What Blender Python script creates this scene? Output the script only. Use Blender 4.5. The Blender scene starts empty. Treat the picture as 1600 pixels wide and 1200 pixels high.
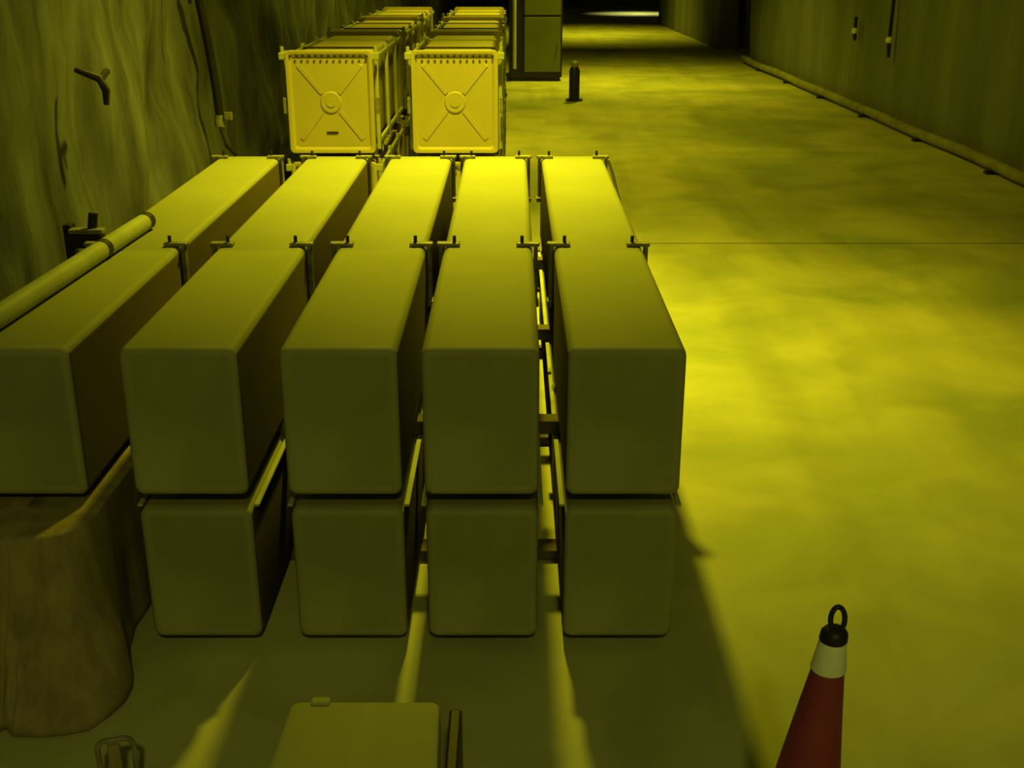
import bpy, bmesh, math, random
from mathutils import Vector, Matrix, noise
random.seed(7)
sc = bpy.context.scene
COL = sc.collection
PI = math.pi

# ------------------------------------------------------------ materials
def mat(name, c1, c2=None, rough=0.6, metal=0.0, scale=6.0, stretch=(1, 1, 1), bump=0.0, bscale=40.0, spec=0.3,
        lo=0.35, hi=0.65, detail=5):
    m = bpy.data.materials.new(name); m.use_nodes = True
    nt = m.node_tree; N = nt.nodes; L = nt.links
    b = N['Principled BSDF']
    b.inputs['Roughness'].default_value = rough
    b.inputs['Metallic'].default_value = metal
    b.inputs['Specular IOR Level'].default_value = spec
    c2 = c2 or tuple(v * 0.8 for v in c1)
    tc = N.new('ShaderNodeTexCoord'); mp = N.new('ShaderNodeMapping')
    mp.inputs['Scale'].default_value = stretch
    L.new(tc.outputs['Object'], mp.inputs['Vector'])
    no = N.new('ShaderNodeTexNoise'); no.inputs['Scale'].default_value = scale
    no.inputs['Detail'].default_value = detail; no.inputs['Roughness'].default_value = 0.6
    L.new(mp.outputs['Vector'], no.inputs['Vector'])
    cr = N.new('ShaderNodeValToRGB')
    cr.color_ramp.elements[0].position = lo; cr.color_ramp.elements[1].position = hi
    cr.color_ramp.elements[0].color = (*c2, 1); cr.color_ramp.elements[1].color = (*c1, 1)
    L.new(no.outputs['Fac'], cr.inputs['Fac']); L.new(cr.outputs['Color'], b.inputs['Base Color'])
    if bump > 0:
        n2 = N.new('ShaderNodeTexNoise'); n2.inputs['Scale'].default_value = bscale
        n2.inputs['Detail'].default_value = 6
        L.new(mp.outputs['Vector'], n2.inputs['Vector'])
        bp = N.new('ShaderNodeBump'); bp.inputs['Strength'].default_value = bump
        bp.inputs['Distance'].default_value = 0.02
        L.new(n2.outputs['Fac'], bp.inputs['Height']); L.new(bp.outputs['Normal'], b.inputs['Normal'])
    return m

M = {
 'paint': mat('olive_paint', (.315, .315, .155), (.285, .288, .14), rough=.62, scale=2.2, bump=.05, bscale=30),
 'paint_b': mat('ochre_paint', (.56, .47, .20), (.50, .43, .18), rough=.55, scale=3),
 'cap': mat('end_cap_paint', (.39, .38, .20), (.29, .31, .16), rough=.65, scale=3.0, bump=.04, bscale=20),
 'steel': mat('dull_steel', (.34, .33, .27), (.18, .17, .14), rough=.5, metal=.3, scale=20),
 'side': mat('dark_brown_side', (.13, .10, .07), (.10, .078, .055), rough=.75, scale=4, stretch=(1, .3, 1)),
 'lid': mat('lid_paint', (.42, .42, .20), (.37, .38, .18), rough=.6, scale=3),
 'dark': mat('dark_metal', (.035, .03, .028), (.02, .018, .018), rough=.55, scale=10),
 'wood': mat('spacer_timber', (.16, .13, .08), (.10, .08, .05), rough=.85, scale=6, stretch=(1, 8, 8)),
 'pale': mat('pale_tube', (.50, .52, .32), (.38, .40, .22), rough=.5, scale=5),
 'black': mat('black_rubber', (.022, .02, .02), (.015, .014, .014), rough=.45, scale=12),
 'cable': mat('black_cable', (.02, .018, .016), (.012, .011, .01), rough=.6),
 'cabinet': mat('grey_green_cabinet', (.17, .19, .13), (.14, .16, .11), rough=.6, scale=2),
 'tarp': mat('brown_canvas', (.38, .31, .17), (.24, .19, .10), rough=.9, scale=5, stretch=(3, 3, .7), bump=.2, bscale=60),
 'red': mat('red_plastic', (.30, .045, .10), (.24, .036, .08), rough=.55, scale=5),
 'white': mat('white_reflective_sleeve', (.9, .88, .8), (.82, .8, .7), rough=.5, scale=12),
 'pipe': mat('painted_pipe', (.36, .35, .22), (.22, .21, .13), rough=.6, scale=4),
}

def floor_material():
    m = bpy.data.materials.new('concrete_floor'); m.use_nodes = True
    nt = m.node_tree; N = nt.nodes; L = nt.links; b = N['Principled BSDF']
    b.inputs['Roughness'].default_value = .62; b.inputs['Specular IOR Level'].default_value = .35
    tc = N.new('ShaderNodeTexCoord')
    def nz(scale, det, dist=0.0, st=(1, 1, 1)):
        mp = N.new('ShaderNodeMapping'); mp.inputs['Scale'].default_value = st
        L.new(tc.outputs['Object'], mp.inputs['Vector'])
        n = N.new('ShaderNodeTexNoise'); n.inputs['Scale'].default_value = scale
        n.inputs['Detail'].default_value = det; n.inputs['Distortion'].default_value = dist
        L.new(mp.outputs['Vector'], n.inputs['Vector']); return n
    def ramp(n, lo, hi, a, c):
        r = N.new('ShaderNodeValToRGB'); r.color_ramp.elements[0].position = lo; r.color_ramp.elements[1].position = hi
        r.color_ramp.elements[0].color = (*a, 1); r.color_ramp.elements[1].color = (*c, 1)
        L.new(n.outputs['Fac'], r.inputs['Fac']); return r
    r1 = ramp(nz(.55, 4, 1.2), .34, .64, (.42, .44, .26), (.66, .62, .34))
    r2 = ramp(nz(1.7, 4, .7), .36, .60, (.80, .83, .8), (1, 1, 1))
    r3 = ramp(nz(.9, 3, .8, (2.6, .28, 1)), .30, .55, (.80, .80, .8), (1, 1, 1))
    mx = N.new('ShaderNodeMixRGB'); mx.blend_type = 'MULTIPLY'; mx.inputs[0].default_value = 1
    L.new(r1.outputs[0], mx.inputs[1]); L.new(r2.outputs[0], mx.inputs[2])
    m2 = N.new('ShaderNodeMixRGB'); m2.blend_type = 'MULTIPLY'; m2.inputs[0].default_value = .8
    L.new(mx.outputs[0], m2.inputs[1]); L.new(r3.outputs[0], m2.inputs[2])
    L.new(m2.outputs[0], b.inputs['Base Color'])
    bn = nz(14, 5)
    bp = N.new('ShaderNodeBump'); bp.inputs['Strength'].default_value = .12; bp.inputs['Distance'].default_value = .02
    L.new(bn.outputs['Fac'], bp.inputs['Height']); L.new(bp.outputs['Normal'], b.inputs['Normal'])
    return m
M['floor'] = floor_material()
M['rock'] = mat('sprayed_concrete', (.165, .18, .34), (.035, .035, .08), rough=.85, scale=2.0, stretch=(1, 2.0, .5), bump=.5, bscale=7, lo=.32, hi=.70, detail=7)
M['rwall'] = mat('cast_concrete_wall', (.22, .235, .36), (.12, .135, .22), rough=.85, scale=1.0, stretch=(1, 1.6, .3), bump=.25, bscale=6, lo=.3, hi=.72, detail=4)
M['vault'] = mat('vault_concrete', (.26, .27, .42), (.2, .21, .32), rough=.9, scale=1)

# ------------------------------------------------------------ helpers
def obj(name, bm, m, parent=None, smooth=False):
    me = bpy.data.meshes.new(name)
    bmesh.ops.recalc_face_normals(bm, faces=bm.faces)
    bm.to_mesh(me); bm.free()
    if isinstance(m, (list, tuple)):
        for k in m: me.materials.append(M[k])
    else: me.materials.append(M[m])
    if smooth:
        for p in me.polygons: p.use_smooth = True
        try: me.set_sharp_from_angle(angle=math.radians(40))
        except Exception: pass
    o = bpy.data.objects.new(name, me); COL.objects.link(o)
    if parent: o.parent = parent
    return o

def empty(name, loc, label, cat, group=None, rz=0):
    o = bpy.data.objects.new(name, None); COL.objects.link(o)
    o.empty_display_size = .1
    o.location = loc; o.rotation_euler = (0, 0, rz)
    tag(o, label, cat, group); return o

def tag(o, label, cat, group=None):
    o['label'] = label; o['category'] = cat
    if group: o['group'] = group
    return o

def struct(o):
    o['kind'] = 'structure'; return o

def dup(root, loc, label, group=None):
    r = root.copy(); COL.objects.link(r); r.location = loc; r['label'] = label
    if group: r['group'] = group
    for ch in list(root.children):
        c = ch.copy(); COL.objects.link(c); c.parent = r
        for g in list(ch.children):
            d = g.copy(); COL.objects.link(d); d.parent = c
    return r

def box(bm, c, s, bevel=0.0, seg=2, rot=None):
    r = bmesh.ops.create_cube(bm, size=1.0)
    vs = r['verts']
    mt = Matrix.Diagonal((*s, 1))
    if rot: mt = rot.to_4x4() @ mt
    mt = Matrix.Translation(c) @ mt
    bmesh.ops.transform(bm, matrix=mt, verts=vs)
    if bevel > 0:
        es = list({e for v in vs for e in v.link_edges})
        bmesh.ops.bevel(bm, geom=es, offset=bevel, segments=seg, affect='EDGES', profile=.5)

def tube(bm, pts, r, n=12, closed=False, caps=True):
    pts = [Vector(p) for p in pts]; rings = []
    N = len(pts); up = Vector((0, 0, 1)); prev = None
    for i, p in enumerate(pts):
        a = pts[(i - 1) % N] if (closed or i > 0) else p
        b = pts[(i + 1) % N] if (closed or i < N - 1) else p
        t = (b - a).normalized()
        if prev is None:
            ref = up if abs(t.dot(up)) < .9 else Vector((1, 0, 0))
            u = t.cross(ref).normalized()
        else:
            u = (prev - t * prev.dot(t)).normalized()
        prev = u; v = t.cross(u)
        rr = r[i] if isinstance(r, (list, tuple)) else r
        rings.append([bm.verts.new(p + (u * math.cos(2 * PI * k / n) + v * math.sin(2 * PI * k / n)) * rr) for k in range(n)])
    for i in range(N if closed else N - 1):
        A, B = rings[i], rings[(i + 1) % N]
        for k in range(n): bm.faces.new((A[k], A[(k + 1) % n], B[(k + 1) % n], B[k]))
    if caps and not closed:
        bm.faces.new(rings[0]); bm.faces.new(rings[-1])

def rrect(w, h, r, seg=5):
    """rounded rectangle outline in x,z about the origin"""
    out = []
    for cx, cz, a0 in ((w/2-r, h/2-r, 0), (-w/2+r, h/2-r, 90), (-w/2+r, -h/2+r, 180), (w/2-r, -h/2+r, 270)):
        for k in range(seg + 1):
            a = math.radians(a0 + 90 * k / seg)
            out.append((cx + r * math.cos(a), cz + r * math.sin(a)))
    return out

def loft(bm, sections):
    """sections: (y, outline) -> closed lofted solid"""
    rings = [[bm.verts.new((x, y, z)) for x, z in ol] for y, ol in sections]
    n = len(rings[0])
    for A, B in zip(rings, rings[1:]):
        for k in range(n): bm.faces.new((A[k], A[(k+1) % n], B[(k+1) % n], B[k]))
    bm.faces.new(rings[0]); bm.faces.new(list(reversed(rings[-1])))
    return rings

# ------------------------------------------------------------ the tunnel
def slab(name, x0, x1, y0, y1, z0, z1, m):
    bm = bmesh.new(); box(bm, ((x0+x1)/2, (y0+y1)/2, (z0+z1)/2), (x1-x0, y1-y0, z1-z0))
    return struct(obj(name, bm, m))

# floor: slabs separated by a real sunk joint
bm = bmesh.new()
for y0, y1 in ((-6.2, 8.20), (8.235, 20.0), (20.02, 31.0), (31.02, 46.5)):
    box(bm, (4.0, (y0+y1)/2, -.10), (12.6, y1-y0, .20))
box(bm, (4.0, 20, -.22), (12.6, 53, .06))
struct(obj('floor', bm, 'floor'))

def rough_wall(name, X, y0, y1, zt, side, m, amp, dy, dz, lean=0.0, slope=0.0):
    """rough sprayed wall with thickness; side=+1 faces +x"""
    bm = bmesh.new(); ny = int((y1-y0)/dy)+1; nz = int(zt/dz)+1; g = []
    for j in range(nz):
        z = zt*j/(nz-1); row = []
        for i in range(ny):
            y = y0+(y1-y0)*i/(ny-1)
            d = noise.fractal(Vector((y*1.3, z*.9, X)), .9, 2.1, 4)*amp
            d += noise.noise(Vector((y*3.1, z*.8, 5+X)))*amp*.6
            row.append(bm.verts.new((X + slope*(y-10.6) + side*(d - lean*z), y, z)))
        g.append(row)
    for j in range(nz-1):
        for i in range(ny-1): bm.faces.new((g[j][i], g[j][i+1], g[j+1][i+1], g[j+1][i]))
    # thickness
    back = X + slope*((y0+y1)/2-10.6) - side*.5
    bl = [bm.verts.new((back, y, z)) for y, z in ((y0, 0), (y1, 0), (y1, zt), (y0, zt))]
    bm.faces.new(bl)
    bm.faces.new([g[0][i] for i in range(ny)] + [bl[1], bl[0]])
    bm.faces.new([g[-1][i] for i in range(ny)] + [bl[2], bl[3]])
    bm.faces.new([g[j][0] for j in range(nz)] + [bl[3], bl[0]])
    bm.faces.new([g[j][-1] for j in range(nz)] + [bl[2], bl[1]])
    return struct(obj(name, bm, m, smooth=True))

rough_wall('wall_left', -1.95, -6.2, 46.3, 3.2, 1, 'rock', .10, .11, .09)
SL = -.02
def rx(y): return 4.73 + SL*(y-10.6)
rough_wall('wall_right', 4.73, -6.2, 22.7, 3.2, -1, 'rwall', .03, .25, .16, slope=SL)
rough_wall('wall_right', 4.73, 25.8, 35.0, 3.2, -1, 'rwall', .03, .3, .2, slope=SL)
slab('wall_niche', 6.0, 6.2, 22.4, 26.1, 0, 3.2, 'rwall')
slab('wall_niche_side', 5.0, 6.1, 22.3, 22.7, 0, 3.2, 'rwall')
slab('wall_niche_far', 5.0, 6.1, 25.8, 26.2, 0, 3.2, 'rwall')
slab('wall_end', -2.5, 10.3, 46.0, 46.4, 0, 5.8, 'rwall')
slab('wall_back', -2.5, 10.3, -6.5, -6.1, 0, 5.8, 'rwall')
slab('wall_side_gallery', 10.0, 10.3, 34.8, 46.2, 0, 5.8, 'rwall')
slab('wall_gallery_near', 4.9, 10.2, 34.6, 35.0, 0, 5.8, 'rwall')
# vault
bm = bmesh.new(); A = []; B = []
for k in range(25):
    t = PI*k/24; x = 1.4-3.55*math.cos(t); z = 3.15+2.3*math.sin(t)
    x2 = 1.4-3.8*math.cos(t); z2 = 3.15+2.55*math.sin(t)
    A.append([bm.verts.new((x, y, z)) for y in (-6.3, 46.2)]); B.append([bm.verts.new((x2, y, z2)) for y in (-6.3, 46.2)])
for k in range(24):
    bm.faces.new((A[k][0], A[k][1], A[k+1][1], A[k+1][0])); bm.faces.new((B[k][0], B[k+1][0], B[k+1][1], B[k][1]))
    for e in (0, 1): bm.faces.new((A[k][e], A[k+1][e], B[k+1][e], B[k][e]))
for k in (0, 24): bm.faces.new((A[k][0], A[k][1], B[k][1], B[k][0]))
struct(obj('ceiling', bm, 'vault', smooth=True))
slab('ceiling_gallery', 4.9, 10.3, 34.6, 46.3, 3.1, 3.4, 'vault')
slab('ceiling_niche', 4.7, 6.2, 22.3, 26.2, 3.1, 3.3, 'vault')

# ------------------------------------------------------------ lamps (hung from the vault, above the frame; one is an added fill)
def lamp(x, y, z, watts, size, col, label, spread=math.radians(180)):
    t = empty('hanging_lamp', (x, y, z), label, 'lamp', 'lamps hung from the vault')
    bm = bmesh.new()
    prof = [(.03, .26), (.05, .20), (.12, .14), (.20, .06), (.22, .02)]
    rings = [[bm.verts.new((r*math.cos(2*PI*k/24), r*math.sin(2*PI*k/24), h)) for k in range(24)] for r, h in prof]
    for P, Q in zip(rings, rings[1:]):
        for k in range(24): bm.faces.new((P[k], P[(k+1)%24], Q[(k+1)%24], Q[k]))
    bm.faces.new(rings[0])
    obj('shade', bm, 'dark', t, True)
    top = 3.15+2.3*math.sqrt(max(0, 1-((x-1.4)/3.55)**2)) if abs(x-1.4) < 3.55 else 3.2
    bm = bmesh.new(); tube(bm, [(0, 0, .25), (0, 0, top-z)], .012, 8); obj('rod', bm, 'dark', t)
    ld = bpy.data.lights.new('lamp_light', 'AREA'); ld.shape = 'DISK'; ld.size = size
    ld.energy = watts; ld.color = col; ld.spread = spread
    lo = bpy.data.objects.new('lamp_light', ld); COL.objects.link(lo); lo.location = (0, 0, .015); lo.parent = t
    return t
YEL = (1.0, .91, .018)
lamp(-.12, 6.05, 4.2, 104, .24, YEL, 'yellow dome lamp hanging over the rear of the long canister stack', math.radians(100))
lamp(.1, 12.6, 4.3, 95, .24, YEL, 'yellow dome lamp hanging over the rear row of square-ended canisters', math.radians(150))
lamp(1.6, 18.9, 4.3, 80, .3, YEL, 'yellow dome lamp hanging over the tunnel floor by the grey-green cabinet', math.radians(112))
lamp(2.0, 30.5, 4.3, 60, .3, YEL, 'yellow dome lamp hanging furthest down the straight tunnel', math.radians(95))
lamp(4.2, 40.6, 2.6, 20, .3, (1, 1, .35), 'pale dome lamp at the mouth of the far side gallery', math.radians(70))
lamp(.3, -2.2, 4.4, 66, .4, (.98, 1.0, .15), 'dim greenish fill lamp added behind the viewpoint')  # added fill light that brightens the canister fronts

w = bpy.data.worlds.new('world'); sc.world = w; w.use_nodes = True
w.node_tree.nodes['Background'].inputs[0].default_value = (.3, .32, .2, 1)
w.node_tree.nodes['Background'].inputs[1].default_value = .01

# ------------------------------------------------------------ long canisters, two layers of five columns
W, H = .33, .45; LEN = 3.15
def make_long(label, H, upper):
    t = empty('missile_canister', (0, 0, 0), label, 'canister', 'long canisters stacked in two layers')
    bm = bmesh.new()
    w2, h2 = W, H
    loft(bm, [(.035, rrect(w2, h2, .026)), (1.10, rrect(w2, h2, .026)), (1.106, rrect(w2-.006, h2-.006, .024)),
              (1.116, rrect(w2-.006, h2-.006, .024)), (1.122, rrect(w2, h2, .026)), (LEN-.04, rrect(w2, h2, .026))])
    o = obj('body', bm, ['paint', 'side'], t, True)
    for p in o.data.polygons:                      # flanks get a darker brown than the top
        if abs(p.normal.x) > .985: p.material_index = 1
    bm = bmesh.new()
    loft(bm, [(.003, rrect(w2-.056, h2-.056, .010)), (.0, rrect(w2-.046, h2-.046, .014)), (0, rrect(w2-.024, h2-.024, .020)), (.004, rrect(w2-.012, h2-.012, .024)),
              (.012, rrect(w2-.002, h2-.002, .026)), (.034, rrect(w2, h2, .026))])
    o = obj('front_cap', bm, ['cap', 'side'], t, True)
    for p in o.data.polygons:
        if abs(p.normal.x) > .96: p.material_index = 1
    bm = bmesh.new()
    loft(bm, [(LEN-.039, rrect(w2+.004, h2+.002, .03)), (LEN-.008, rrect(w2+.004, h2+.002, .03)), (LEN, rrect(w2-.02, h2-.02, .02))])
    obj('rear_cap', bm, 'cap', t, True)
    # hold-down clamps: a flat lug over the top edge, a leg down the side, a stud on top
    for yy in (1.17, LEN-.06):
        for s in (-1, 1):
            bm = bmesh.new()
            x = s*W/2
            if upper: box(bm, (x - s*.018, yy, H/2+.0085), (.086, .035, .015), .004)
            box(bm, (x + s*.0105, yy, H/2-.10), (.015, .04, .22), .003)
            box(bm, (x + s*.0125, yy, H/2-.215), (.023, .055, .025), .004)
            c = obj('clamp', bm, 'steel' , t)
            if upper:
                bm = bmesh.new()
                tube(bm, [(x - s*.040, yy, H/2+.015), (x - s*.040, yy, H/2+.040)], .0065, 8)
                obj('stud', bm, 'dark', c)
    if not upper:
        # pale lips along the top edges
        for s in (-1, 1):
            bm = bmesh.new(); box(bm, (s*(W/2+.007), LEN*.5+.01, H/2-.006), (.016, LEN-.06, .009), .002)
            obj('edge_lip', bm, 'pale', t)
    return t

cols = [(-1.390, 'column against the left wall'), (-.925, 'second column from the left wall'), (-.482, 'middle column'),
        (-.088, 'fourth column from the left wall'), (.319, 'column beside the open floor')]
TOPZ = .974; ZU = TOPZ - H/2; HL = .434; ZL = .04 + HL/2; Y0 = 3.0
protos = {}
for x, d in cols:
    for z, lay in ((ZU, 'upper'), (ZL, 'lower')):
        yy = Y0 if lay == 'upper' else Y0+.012
        if lay == 'lower' and x < -1.2: yy = 2.90
        if x < -1.2:
            lab = ('olive canister against the left wall, upper layer, with a pale tube lying on it' if lay == 'upper'
                   else 'olive canister against the left wall, lower layer, under the brown tarp')
        else:
            lab = f'long olive canister, {lay} layer, {d}'
        if lay not in protos:
            protos[lay] = make_long(lab, H if lay == 'upper' else HL, lay == 'upper'); protos[lay].location = (x, yy, z)
        else: dup(protos[lay], (x, yy, z), lab)

# timber spacers between layers and bearers on the floor
for yy, d in ((3.6, 'near the front ends'), (4.60, 'in the middle'), (5.75, 'near the rear ends')):
    bm = bmesh.new(); box(bm, (0, 0, .0245), (2.03, .07, .048), .003)
    o = tag(obj('timber_spacer', bm, 'wood'), f'thin timber spacer between the two canister layers, {d}', 'spacer', 'timber spacers of the stack')
    o.location = (-.535, yy, .475)
    bm = bmesh.new(); box(bm, (0, 0, .0195), (2.05, .09, .039), .003)
    o = tag(obj('timber_bearer', bm, 'wood'), f'flat timber bearer on the floor under the lower canisters, {d}', 'bearer', 'timber bearers of the stack')
    o.location = (-.535, yy, 0)

# strap dangling from the right-hand rear clamp
bm = bmesh.new()
tube(bm, [(.505, 6.05, .965), (.515, 5.9, .93), (.525, 5.75, .87), (.53, 5.6, .84), (.53, 5.45, .80), (.525, 5.35, .74)], .008, 8)
tag(obj('dangling_strap', bm, 'cable'), 'thin dark strap dangling beside the rear right corner of the stack', 'strap')

# pale tube lying on the left-hand canister
t = empty('long_tube', (0, 0, 0), 'long pale tube lying along the canister against the left wall', 'tube')
p0, p1 = Vector((-1.515, 2.55, TOPZ+.034)), Vector((-1.432, 4.42, TOPZ+.034)); dirv = (p1-p0).normalized()
bm = bmesh.new(); tube(bm, [p0, p0+dirv*.6, p0+dirv*1.2, p1], .033, 20); obj('tube_body', bm, 'pale', t, True)
bm = bmesh.new(); tube(bm, [p1-dirv*.01, p1+dirv*.035], .0345, 20); obj('end_ring', bm, 'dark', t, True)
bm = bmesh.new(); tube(bm, [p0+dirv*1.42, p0+dirv*1.46], .0345, 20); obj('band', bm, 'dark', t, True)

# dark bracket on the left wall behind the tube
t = empty('bracket_post', (-1.66, 4.35, 0), 'dark steel bracket post standing between the left wall and the pale tube', 'bracket')
bm = bmesh.new(); box(bm, (-.04, 0, .51), (.03, .06, 1.02), .004); box(bm, (-.04, 0, .01), (.12, .12, .02), .004); obj('post', bm, 'dark', t)
bm = bmesh.new(); box(bm, (.035, -.02, .995), (.13, .05, .018), .003); obj('arm', bm, 'steel', t)
bm = bmesh.new(); box(bm, (.035, -.02, .955), (.12, .04, .05), .003); obj('gusset', bm, 'dark', t)
bm = bmesh.new(); tube(bm, [(.05, -.01, .99), (.06, .0, 1.06)], .018, 10); obj('bolt', bm, 'dark', t)

# ------------------------------------------------------------ square-ended canisters behind
BW, BH, BL = .55, .64, 1.88
def make_square(label):
    t = empty('square_canister', (0, 0, 0), label, 'canister', 'square-ended canisters behind the stack')
    bm = bmesh.new(); loft(bm, [(.04, rrect(BW-.06, BH-.06, .03)), (BL-.03, rrect(BW-.06, BH-.06, .03))]); obj('body', bm, 'paint_b', t, True)
    # front plate: flange, dished panel with raised X
    bm = bmesh.new()
    loft(bm, [(.016, rrect(BW-.075, BH-.075, .02)), (.004, rrect(BW-.055, BH-.055, .024)), (.0, rrect(BW-.035, BH-.035, .026)), (.0, rrect(BW-.004, BH-.004, .026)), (.006, rrect(BW, BH, .028)), (.045, rrect(BW, BH, .028))])
    fp = obj('front_plate', bm, 'paint_b', t, True)
    bm = bmesh.new()
    for sx in (-1, 1):
        for sz in (-1, 1):
            a = Vector((sx*.055, .016, sz*.055)); b = Vector((sx*.20, .016, sz*.235))
            n = Vector((-(b-a).z, 0, (b-a).x)).normalized()*.012
            q = [a-n, b-n*1.2, b+n*1.2, a+n]
            lo = [bm.verts.new(v) for v in q]; hi = [bm.verts.new(Vector((v.x*.985, .0115, v.z*.985))) for v in q]
            bm.faces.new(lo); bm.faces.new(hi)
            for k in range(4): bm.faces.new((lo[k], lo[(k+1)%4], hi[(k+1)%4], hi[k]))
    tube(bm, [(0, .018, 0), (0, .008, 0)], [.070, .062], 24)
    tube(bm, [(0, .009, 0), (0, .004, 0)], .03, 16)
    obj('pressed_cross', bm, 'paint_b', fp, False)
    bolt = None
    for k in range(13):
        if bolt is None:
            bm = bmesh.new(); box(bm, (0, 0, 0), (.014, .008, .015), .003, 1)
            bolt = obj('bolt', bm, 'dark', fp); bb = bolt
        else:
            bb = bolt.copy(); COL.objects.link(bb); bb.parent = fp
        bb.location = (-.24+.04*k, -.002, BH/2-.034)
    bm = bmesh.new()
    loft(bm, [(BL-.04, rrect(BW, BH, .028)), (BL, rrect(BW, BH, .028))]); obj('rear_flange', bm, 'paint_b', t, True)
    # side frames with top corner lugs
    for s in (-1, 1):
        bm = bmesh.new(); x = s*(BW/2+.012)
        for yy in (.12, .75, 1.35):
            box(bm, (x, yy, 0), (.024, .05, BH-.02), .004)
        box(bm, (x, BL/2, BH/2-.05), (.02, BL-.2, .03), .003); box(bm, (x, BL/2, -BH/2+.06), (.02, BL-.2, .03), .003)
        obj('side_frame', bm, 'pale', t)
        bm = bmesh.new(); box(bm, (s*(BW/2+.018), .03, BH/2-.035), (.045, .05, .045), .006); tube(bm, [(s*(BW/2+.02), .03, BH/2-.02), (s*(BW/2+.02), .03, BH/2+.022)], .012, 8)
        obj('corner_lug', bm, 'pale', t)
        bm = bmesh.new(); box(bm, (s*(BW/2+.02), .02, -.02), (.02, .03, .10), .003); obj('latch', bm, 'steel', t)
    for yy in (.55, 1.3):
        bm = bmesh.new(); box(bm, (0, yy, BH/2-.026), (BW-.05, .05, .014), .003); obj('top_band', bm, 'dark' if yy < 1 else 'pale', t)
    return t
sq = None
rows = [(7.5, 'front row'), (9.52, 'second row'), (11.54, 'rear row')]
for bx, side in ((-1.155, 'left column by the wall'), (-.363, 'right column by the open floor')):
    for yy, rd in rows:
        for k, lay in ((0, 'bottom'), (1, 'top')):
            z = .07 + BH/2 + k*(BH+.06)
            lab = f'yellowish square-ended canister, {lay} layer, {rd}, {side}'
            if sq is None: sq = make_square(lab); sq.location = (bx, yy, z)
            else: dup(sq, (bx, yy, z), lab)
for bx, side in ((-1.155, 'left'), (-.363, 'right')):
    for yy, rd in rows:
        for k, (z0, h, wd) in enumerate(((0, .07, 'on the floor'), (.71, .06, 'between the layers'))):
            for oy, od in ((.35, 'front'), (1.5, 'rear')):
                bm = bmesh.new(); box(bm, (0, 0, h/2), (BW, .09, h-.001), .004)
                o = tag(obj('support_block', bm, 'wood'), f'{od} timber block {wd} under the {side} square-ended canister, {rd}', 'block', 'blocks under the square-ended canisters')
                o.location = (bx, yy+oy, z0)
# small dark marking plate low on the left front canister
# (it belongs to that canister)
for o in list(COL.objects):
    if o.name.startswith('square_canister') and o.location.x < -1 and abs(o.location.y-7.5) < .01 and o.location.z > .8:
        bm = bmesh.new(); box(bm, (0, .013, -.19), (.075, .006, .012), .002)
        obj('marking', bm, 'dark', o)

# ------------------------------------------------------------ tunnel middle distance
t = empty('equipment_cabinet', (.38, 19.3, 0), 'tall grey-green metal cabinet standing beyond the square-ended canisters', 'cabinet')
bm = bmesh.new(); box(bm, (0, .3, .95+.06), (.86, .6, 1.9), .012); obj('body', bm, 'dark', t)
for z0, z1 in ((.15, 1.0), (1.03, 1.93)):
    bm = bmesh.new(); box(bm, (.11, -.012, (z0+z1)/2), (.58, .024, z1-z0), .008); d = obj('door', bm, 'cabinet', t)
    bm = bmesh.new(); box(bm, (.36, -.034, (z0+z1)/2), (.02, .02, .12), .004); obj('handle', bm, 'steel', d)
bm = bmesh.new(); tube(bm, [(-.34, -.04, .2), (-.34, -.04, 1.9)], .03, 10); obj('conduit', bm, 'pale', t, True)
bm = bmesh.new(); box(bm, (0, .3, .03), (.80, .54, .06), .004); obj('plinth', bm, 'dark', t)
t = empty('floor_post', (.88, 16.7, 0), 'short dark post with pale top standing on the open floor', 'post')
bm = bmesh.new(); tube(bm, [(0, 0, 0), (0, 0, .025)], .12, 20); obj('base', bm, 'dark', t, True)
bm = bmesh.new(); tube(bm, [(0, 0, .02), (0, 0, .42), (0, 0, .47)], [.075, .075, .05], 18); obj('shaft', bm, 'black', t, True)
bm = bmesh.new(); tube(bm, [(0, 0, .465), (0, 0, .52), (0, 0, .55)], [.05, .06, .03], 16); obj('top_fitting', bm, 'steel', t, True)

# pipe at the foot of the right wall
bm = bmesh.new()
tube(bm, [(rx(y)-.13+.012*math.sin(y*1.7), y, .085+.006*math.sin(y*2.3)) for y in [2+.5*k for k in range(42)]], .055, 12)
pp = tag(obj('floor_pipe', bm, 'pipe', None, True), 'long dull pipe running along the foot of the right wall', 'pipe')
for k in range(10):
    yy = 3 + 2*k
    bm = bmesh.new(); box(bm, (rx(yy)-.13, yy, .014), (.16, .08, .03), .003); obj('saddle', bm, 'dark', pp)

# cable and fittings on the walls
t = empty('wall_cable', (0, 0, 0), 'thick black cable coming down the left wall to the rear corner of the stack', 'cable')
bm = bmesh.new()
tube(bm, [(-1.84, 7.1, 3.1), (-1.85, 7.15, 2.3), (-1.86, 7.2, 1.75), (-1.85, 7.3, 1.45), (-1.84, 7.35, 1.2), (-1.83, 7.35, .99)], .026, 10)
obj('upper_run', bm, 'cable', t, True)
bm = bmesh.new(); tube(bm, [(-1.83, 7.35, .99), (-1.81, 7.3, .93), (-1.74, 7.1, .88), (-1.62, 6.85, .86), (-1.56, 6.6, .86), (-1.50, 6.35, .90)], .014, 8)
obj('lower_run', bm, 'cable', t, True)
bm = bmesh.new(); tube(bm, [(-1.83, 7.35, 1.03), (-1.83, 7.34, .96)], .036, 12); box(bm, (-1.77, 7.32, 1.03), (.05, .03, .05), .005); obj('joint', bm, 'steel', t)
bm = bmesh.new(); tube(bm, [(-1.54, 6.5, .885), (-1.49, 6.32, .91)], .022, 10); obj('plug', bm, 'steel', t)

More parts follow.
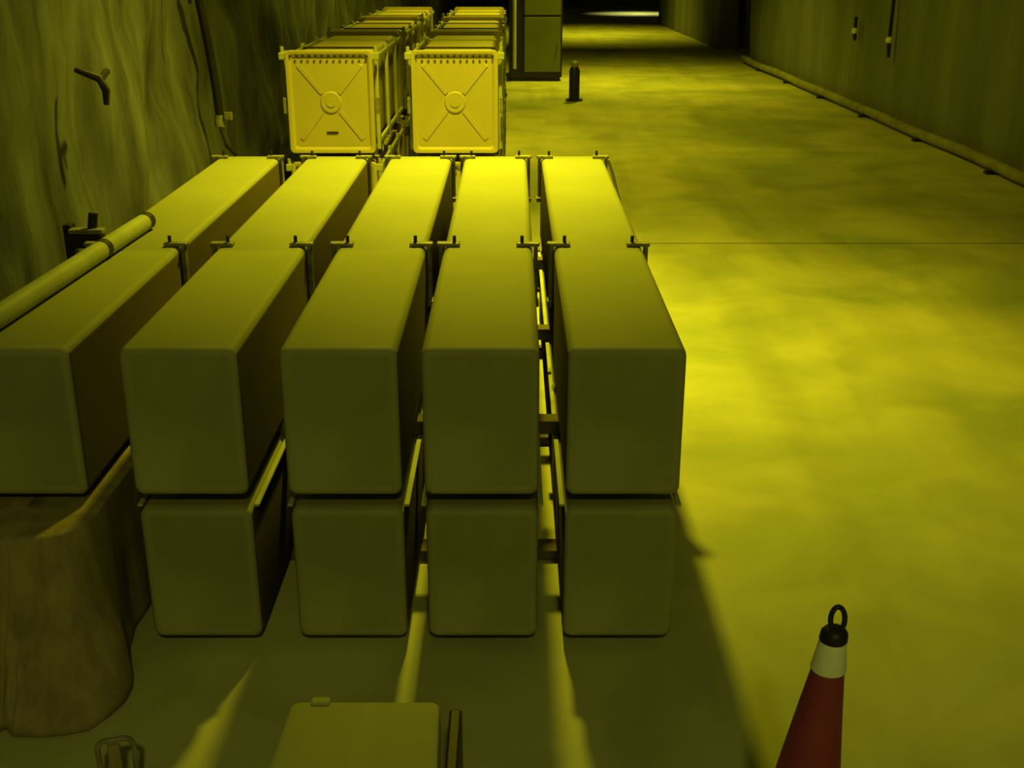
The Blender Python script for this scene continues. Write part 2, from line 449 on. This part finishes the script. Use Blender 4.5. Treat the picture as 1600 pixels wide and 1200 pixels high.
def hook(loc, label, name='wall_hook'):
    t = empty(name, loc, label, 'hook'); t.scale = (.6, .6, .65)
    bm = bmesh.new()
    tube(bm, [(-.12, -.02, .08), (.04, .0, .02), (.08, 0, -.06), (.07, 0, -.15)], [.018, .028, .03, .02], 8); obj('shank', bm, 'dark', t, True)
    bm = bmesh.new(); tube(bm, [(.05, .0, .01), (.07, .09, .06), (.05, .16, .05)], .022, 8); obj('prong', bm, 'dark', t, True)
    bm = bmesh.new(); tube(bm, [(.03, .05, .0), (.06, .07, -.08)], .018, 8); obj('spacer', bm, 'steel', t, True)
hook((-1.80, 5.10, 1.47), 'small dark forked hook on the left wall above the pale tube')
for px, yy, top, zz, ln, lab in ((0, 15.9, 1.18, 1.00, 0, 'left short dark cable end with pale fitting on the right wall'),
                       (1, 14.5, 3.2, .98, 0, 'right-hand dark cable with pale fitting hanging down the right wall')):
    x = rx(yy)-.09
    t = empty('hanging_cable', (x, yy, zz), lab, 'cable')
    bm = bmesh.new(); tube(bm, [(0, 0, top-zz), (.0, .0, .1), (0, 0, .03)], .022, 8); obj('cable', bm, 'cable', t, True)
    bm = bmesh.new(); bmesh.ops.create_uvsphere(bm, u_segments=12, v_segments=8, radius=.045); obj('fitting', bm, 'white', t, True)
    bm = bmesh.new(); tube(bm, [(0, 0, -.03), (.01, 0, -.20 if px else -.12)], [.03, .02], 8); obj('tail', bm, 'dark', t, True)
t = empty('cable_end', (-1.80, 6.75, 1.78), 'thin dark cable end with pale tip high on the left wall', 'cable')
bm = bmesh.new(); tube(bm, [(0, 0, 1.0), (0, 0, .1), (.01, 0, -.06)], .012, 8); obj('cable', bm, 'cable', t, True)

# ------------------------------------------------------------ foreground: tarp over the lower left canister
bm = bmesh.new()
xl, xr, yf, yb, rc = -1.60, -1.200, 2.80, 3.42, .15
cont = []
for k in range(12): cont.append(((xl, yb-(yb-yf-rc)*k/12), (-1, 0)))
for k in range(10):
    a = PI + PI/2*k/9; cont.append(((xl+rc+rc*math.cos(a), yf+rc+rc*math.sin(a)), (math.cos(a), math.sin(a))))
for k in range(1, 16): cont.append(((xl+rc+(xr-xl-2*rc)*k/16, yf), (0, -1)))
for k in range(10):
    a = 1.5*PI + PI/2*k/9; cont.append(((xr-rc+rc*math.cos(a), yf+rc+rc*math.sin(a)), (math.cos(a), math.sin(a))))
for k in range(1, 13): cont.append(((xr, yf+rc+(yb-yf-rc)*k/12), (1, 0)))
rowsT = []
NZ = 26
for j in range(NZ+1):
    f = j/NZ; z = .490*(1-f)+.006*f; row = []
    for i, ((x, y), (nx, ny)) in enumerate(cont):
        fold = math.sin(i*.95+1.1*math.sin(f*2.4))*.013*f**.7 + math.sin(i*.43+2+f*1.5)*.020*f + noise.noise(Vector((i*.30, f*3.4, 2)))*.030*(f**.5)
        fl = .012 + .20*f**1.3*max(0, -ny)
        if nx > 0: fl += .05*f*nx*max(0, (3.15-y)/.35)
        if nx > .6: fold *= .35
        dz = -.012*(1-f)**8*0
        row.append(bm.verts.new((x+nx*(fl+fold), y+ny*(fl+fold), z+dz)))
    rowsT.append(row)
cx = (xl+xr)/2
tops = [rowsT[0]]
for s, zz in ((.97, .495), (.85, .497), (.6, .497), (.3, .497), (0.0, .497)):
    row = []
    for i, v in enumerate(rowsT[0]):
        cy = min(max(v.co.y, 2.98), yb)
        row.append(bm.verts.new((cx+(v.co.x-cx)*s, cy+(v.co.y-cy)*s, zz)))
    tops.append(row)
for R in (rowsT, tops):
    for A_, B_ in zip(R, R[1:]):
        for i in range(len(A_)-1): bm.faces.new((A_[i], A_[i+1], B_[i+1], B_[i]))
o = obj('tarpaulin', bm, 'tarp', None, True)
tag(o, 'brown creased tarpaulin draped over the lower canister at the left wall', 'tarp')
md = o.modifiers.new('thickness', 'SOLIDIFY'); md.thickness = .003; md.offset = 0

# small metal bracket on the floor by the tarp
t = empty('metal_bracket', (-.985, 2.36, 0), 'small upright metal buckle bracket on the floor beside the tarpaulin', 'bracket', rz=.25)
bm = bmesh.new(); box(bm, (0, 0, .01), (.13, .10, .02), .004); obj('base_plate', bm, 'steel', t)
bm = bmesh.new()
pts = [(x, 0, z+.095) for x, z in rrect(.085, .15, .022, 4)]
tube(bm, pts, .007, 8, closed=True); obj('loop', bm, 'steel', t, True)
bm = bmesh.new(); box(bm, (-.005, .004, .088), (.030, .014, .13), .004); obj('tongue', bm, 'tarp', t)

# ------------------------------------------------------------ foreground: low case
t = empty('storage_case', (-.345, 1.95, 0), 'low olive case with rounded lid in front of the stack', 'case')
def ring(bm, w0, w1, y0, y1, z, r, seg=5):
    out = []
    for (cx_, cy_, a0) in ((w1/2-r, y1-r, 0), (-w1/2+r, y1-r, 90), (-w0/2+r, y0+r, 180), (w0/2-r, y0+r, 270)):
        for k in range(seg+1):
            a = math.radians(a0+90*k/seg); out.append(bm.verts.new((cx_+r*math.cos(a), cy_+r*math.sin(a), z)))
    return out
def stackrings(bm, rs):
    for P, Q in zip(rs, rs[1:]):
        n = len(P)
        for k in range(n): bm.faces.new((P[k], P[(k+1)%n], Q[(k+1)%n], Q[k]))
    bm.faces.new(rs[0]); bm.faces.new(rs[-1])
bm = bmesh.new(); stackrings(bm, [ring(bm, .36, .33, -.33, .31, .0, .02), ring(bm, .38, .345, -.34, .325, .27, .02)]); obj('body', bm, 'cap', t, True)
bm = bmesh.new(); stackrings(bm, [ring(bm, .40, .355, -.35, .335, .27, .025), ring(bm, .40, .355, -.35, .335, .325, .025), ring(bm, .392, .347, -.346, .331, .337, .022), ring(bm, .375, .33, -.34, .322, .342, .02)])
ld = obj('lid', bm, 'lid', t, True)
bm = bmesh.new(); box(bm, (-.105, .325, .343), (.045, .025, .014), .005); obj('catch', bm, 'lid', ld)
bm = bmesh.new(); box(bm, (.212, .03, .16), (.03, .60, .32), .006); obj('side_rail', bm, 'black', t)

# ------------------------------------------------------------ traffic cone
t = empty('traffic_cone', (.624, 2.03, 0), 'dark red traffic cone with pale sleeve and black loop on the open floor', 'cone')
def lean(z): return .056*(max(0, z-.03))*(.6+.4*min(1, z/.6))
def rad(z): return .0262+.130*(.66-z)
def lathe(bm, prof, n=40):
    rs = [[bm.verts.new((r*math.cos(2*PI*k/n)+lean(z), r*math.sin(2*PI*k/n), z)) for k in range(n)] for r, z in prof]
    for P, Q in zip(rs, rs[1:]):
        for k in range(n): bm.faces.new((P[k], P[(k+1)%n], Q[(k+1)%n], Q[k]))
    bm.faces.new(rs[0]); bm.faces.new(rs[-1])
bm = bmesh.new(); box(bm, (0, 0, .016), (.36, .36, .032), .012, 3); obj('base', bm, 'black', t, True)
bm = bmesh.new(); lathe(bm, [(rad(.03)+.012, .03), (rad(.05), .05)] + [(rad(z), z) for z in (.1, .2, .3, .4, .5, .6, .675)]); obj('cone_body', bm, 'red', t, True)
bm = bmesh.new(); lathe(bm, [(rad(.604)+.0012, .604), (rad(.604)+.003, .606), (rad(.672)+.003, .672), (rad(.672)+.0015, .674)]); obj('sleeve', bm, 'white', t, True)
bm = bmesh.new(); lathe(bm, [(rad(.672)+.002, .672), (rad(.672)+.0045, .676), (rad(.69)+.005, .692), (.021, .700), (.014, .703)]); cp = obj('cap', bm, 'black', t, True)
bm = bmesh.new()
lz = lean(.70)
pts = [(lz+.003+.0145*math.cos(a), .004*math.sin(a), .722+.027*math.sin(a)) for a in [2*PI*k/24 for k in range(24)]]
tube(bm, pts, .0055, 10, closed=True); obj('loop', bm, 'black', cp, True)

# ------------------------------------------------------------ camera and view
cd = bpy.data.cameras.new('camera'); cam = bpy.data.objects.new('camera', cd); COL.objects.link(cam)
cam.location = (0, 0, 2.0); cam.rotation_euler = (math.radians(90-20.64), 0, 0)
cd.sensor_width = 36; cd.lens = 40.5; cd.clip_start = .05; cd.clip_end = 200
sc.camera = cam
sc.view_settings.view_transform = 'Standard'; sc.view_settings.look = 'None'
sc.view_settings.exposure = 0.0; sc.view_settings.gamma = 1.0; sc.view_settings.use_curve_mapping = False
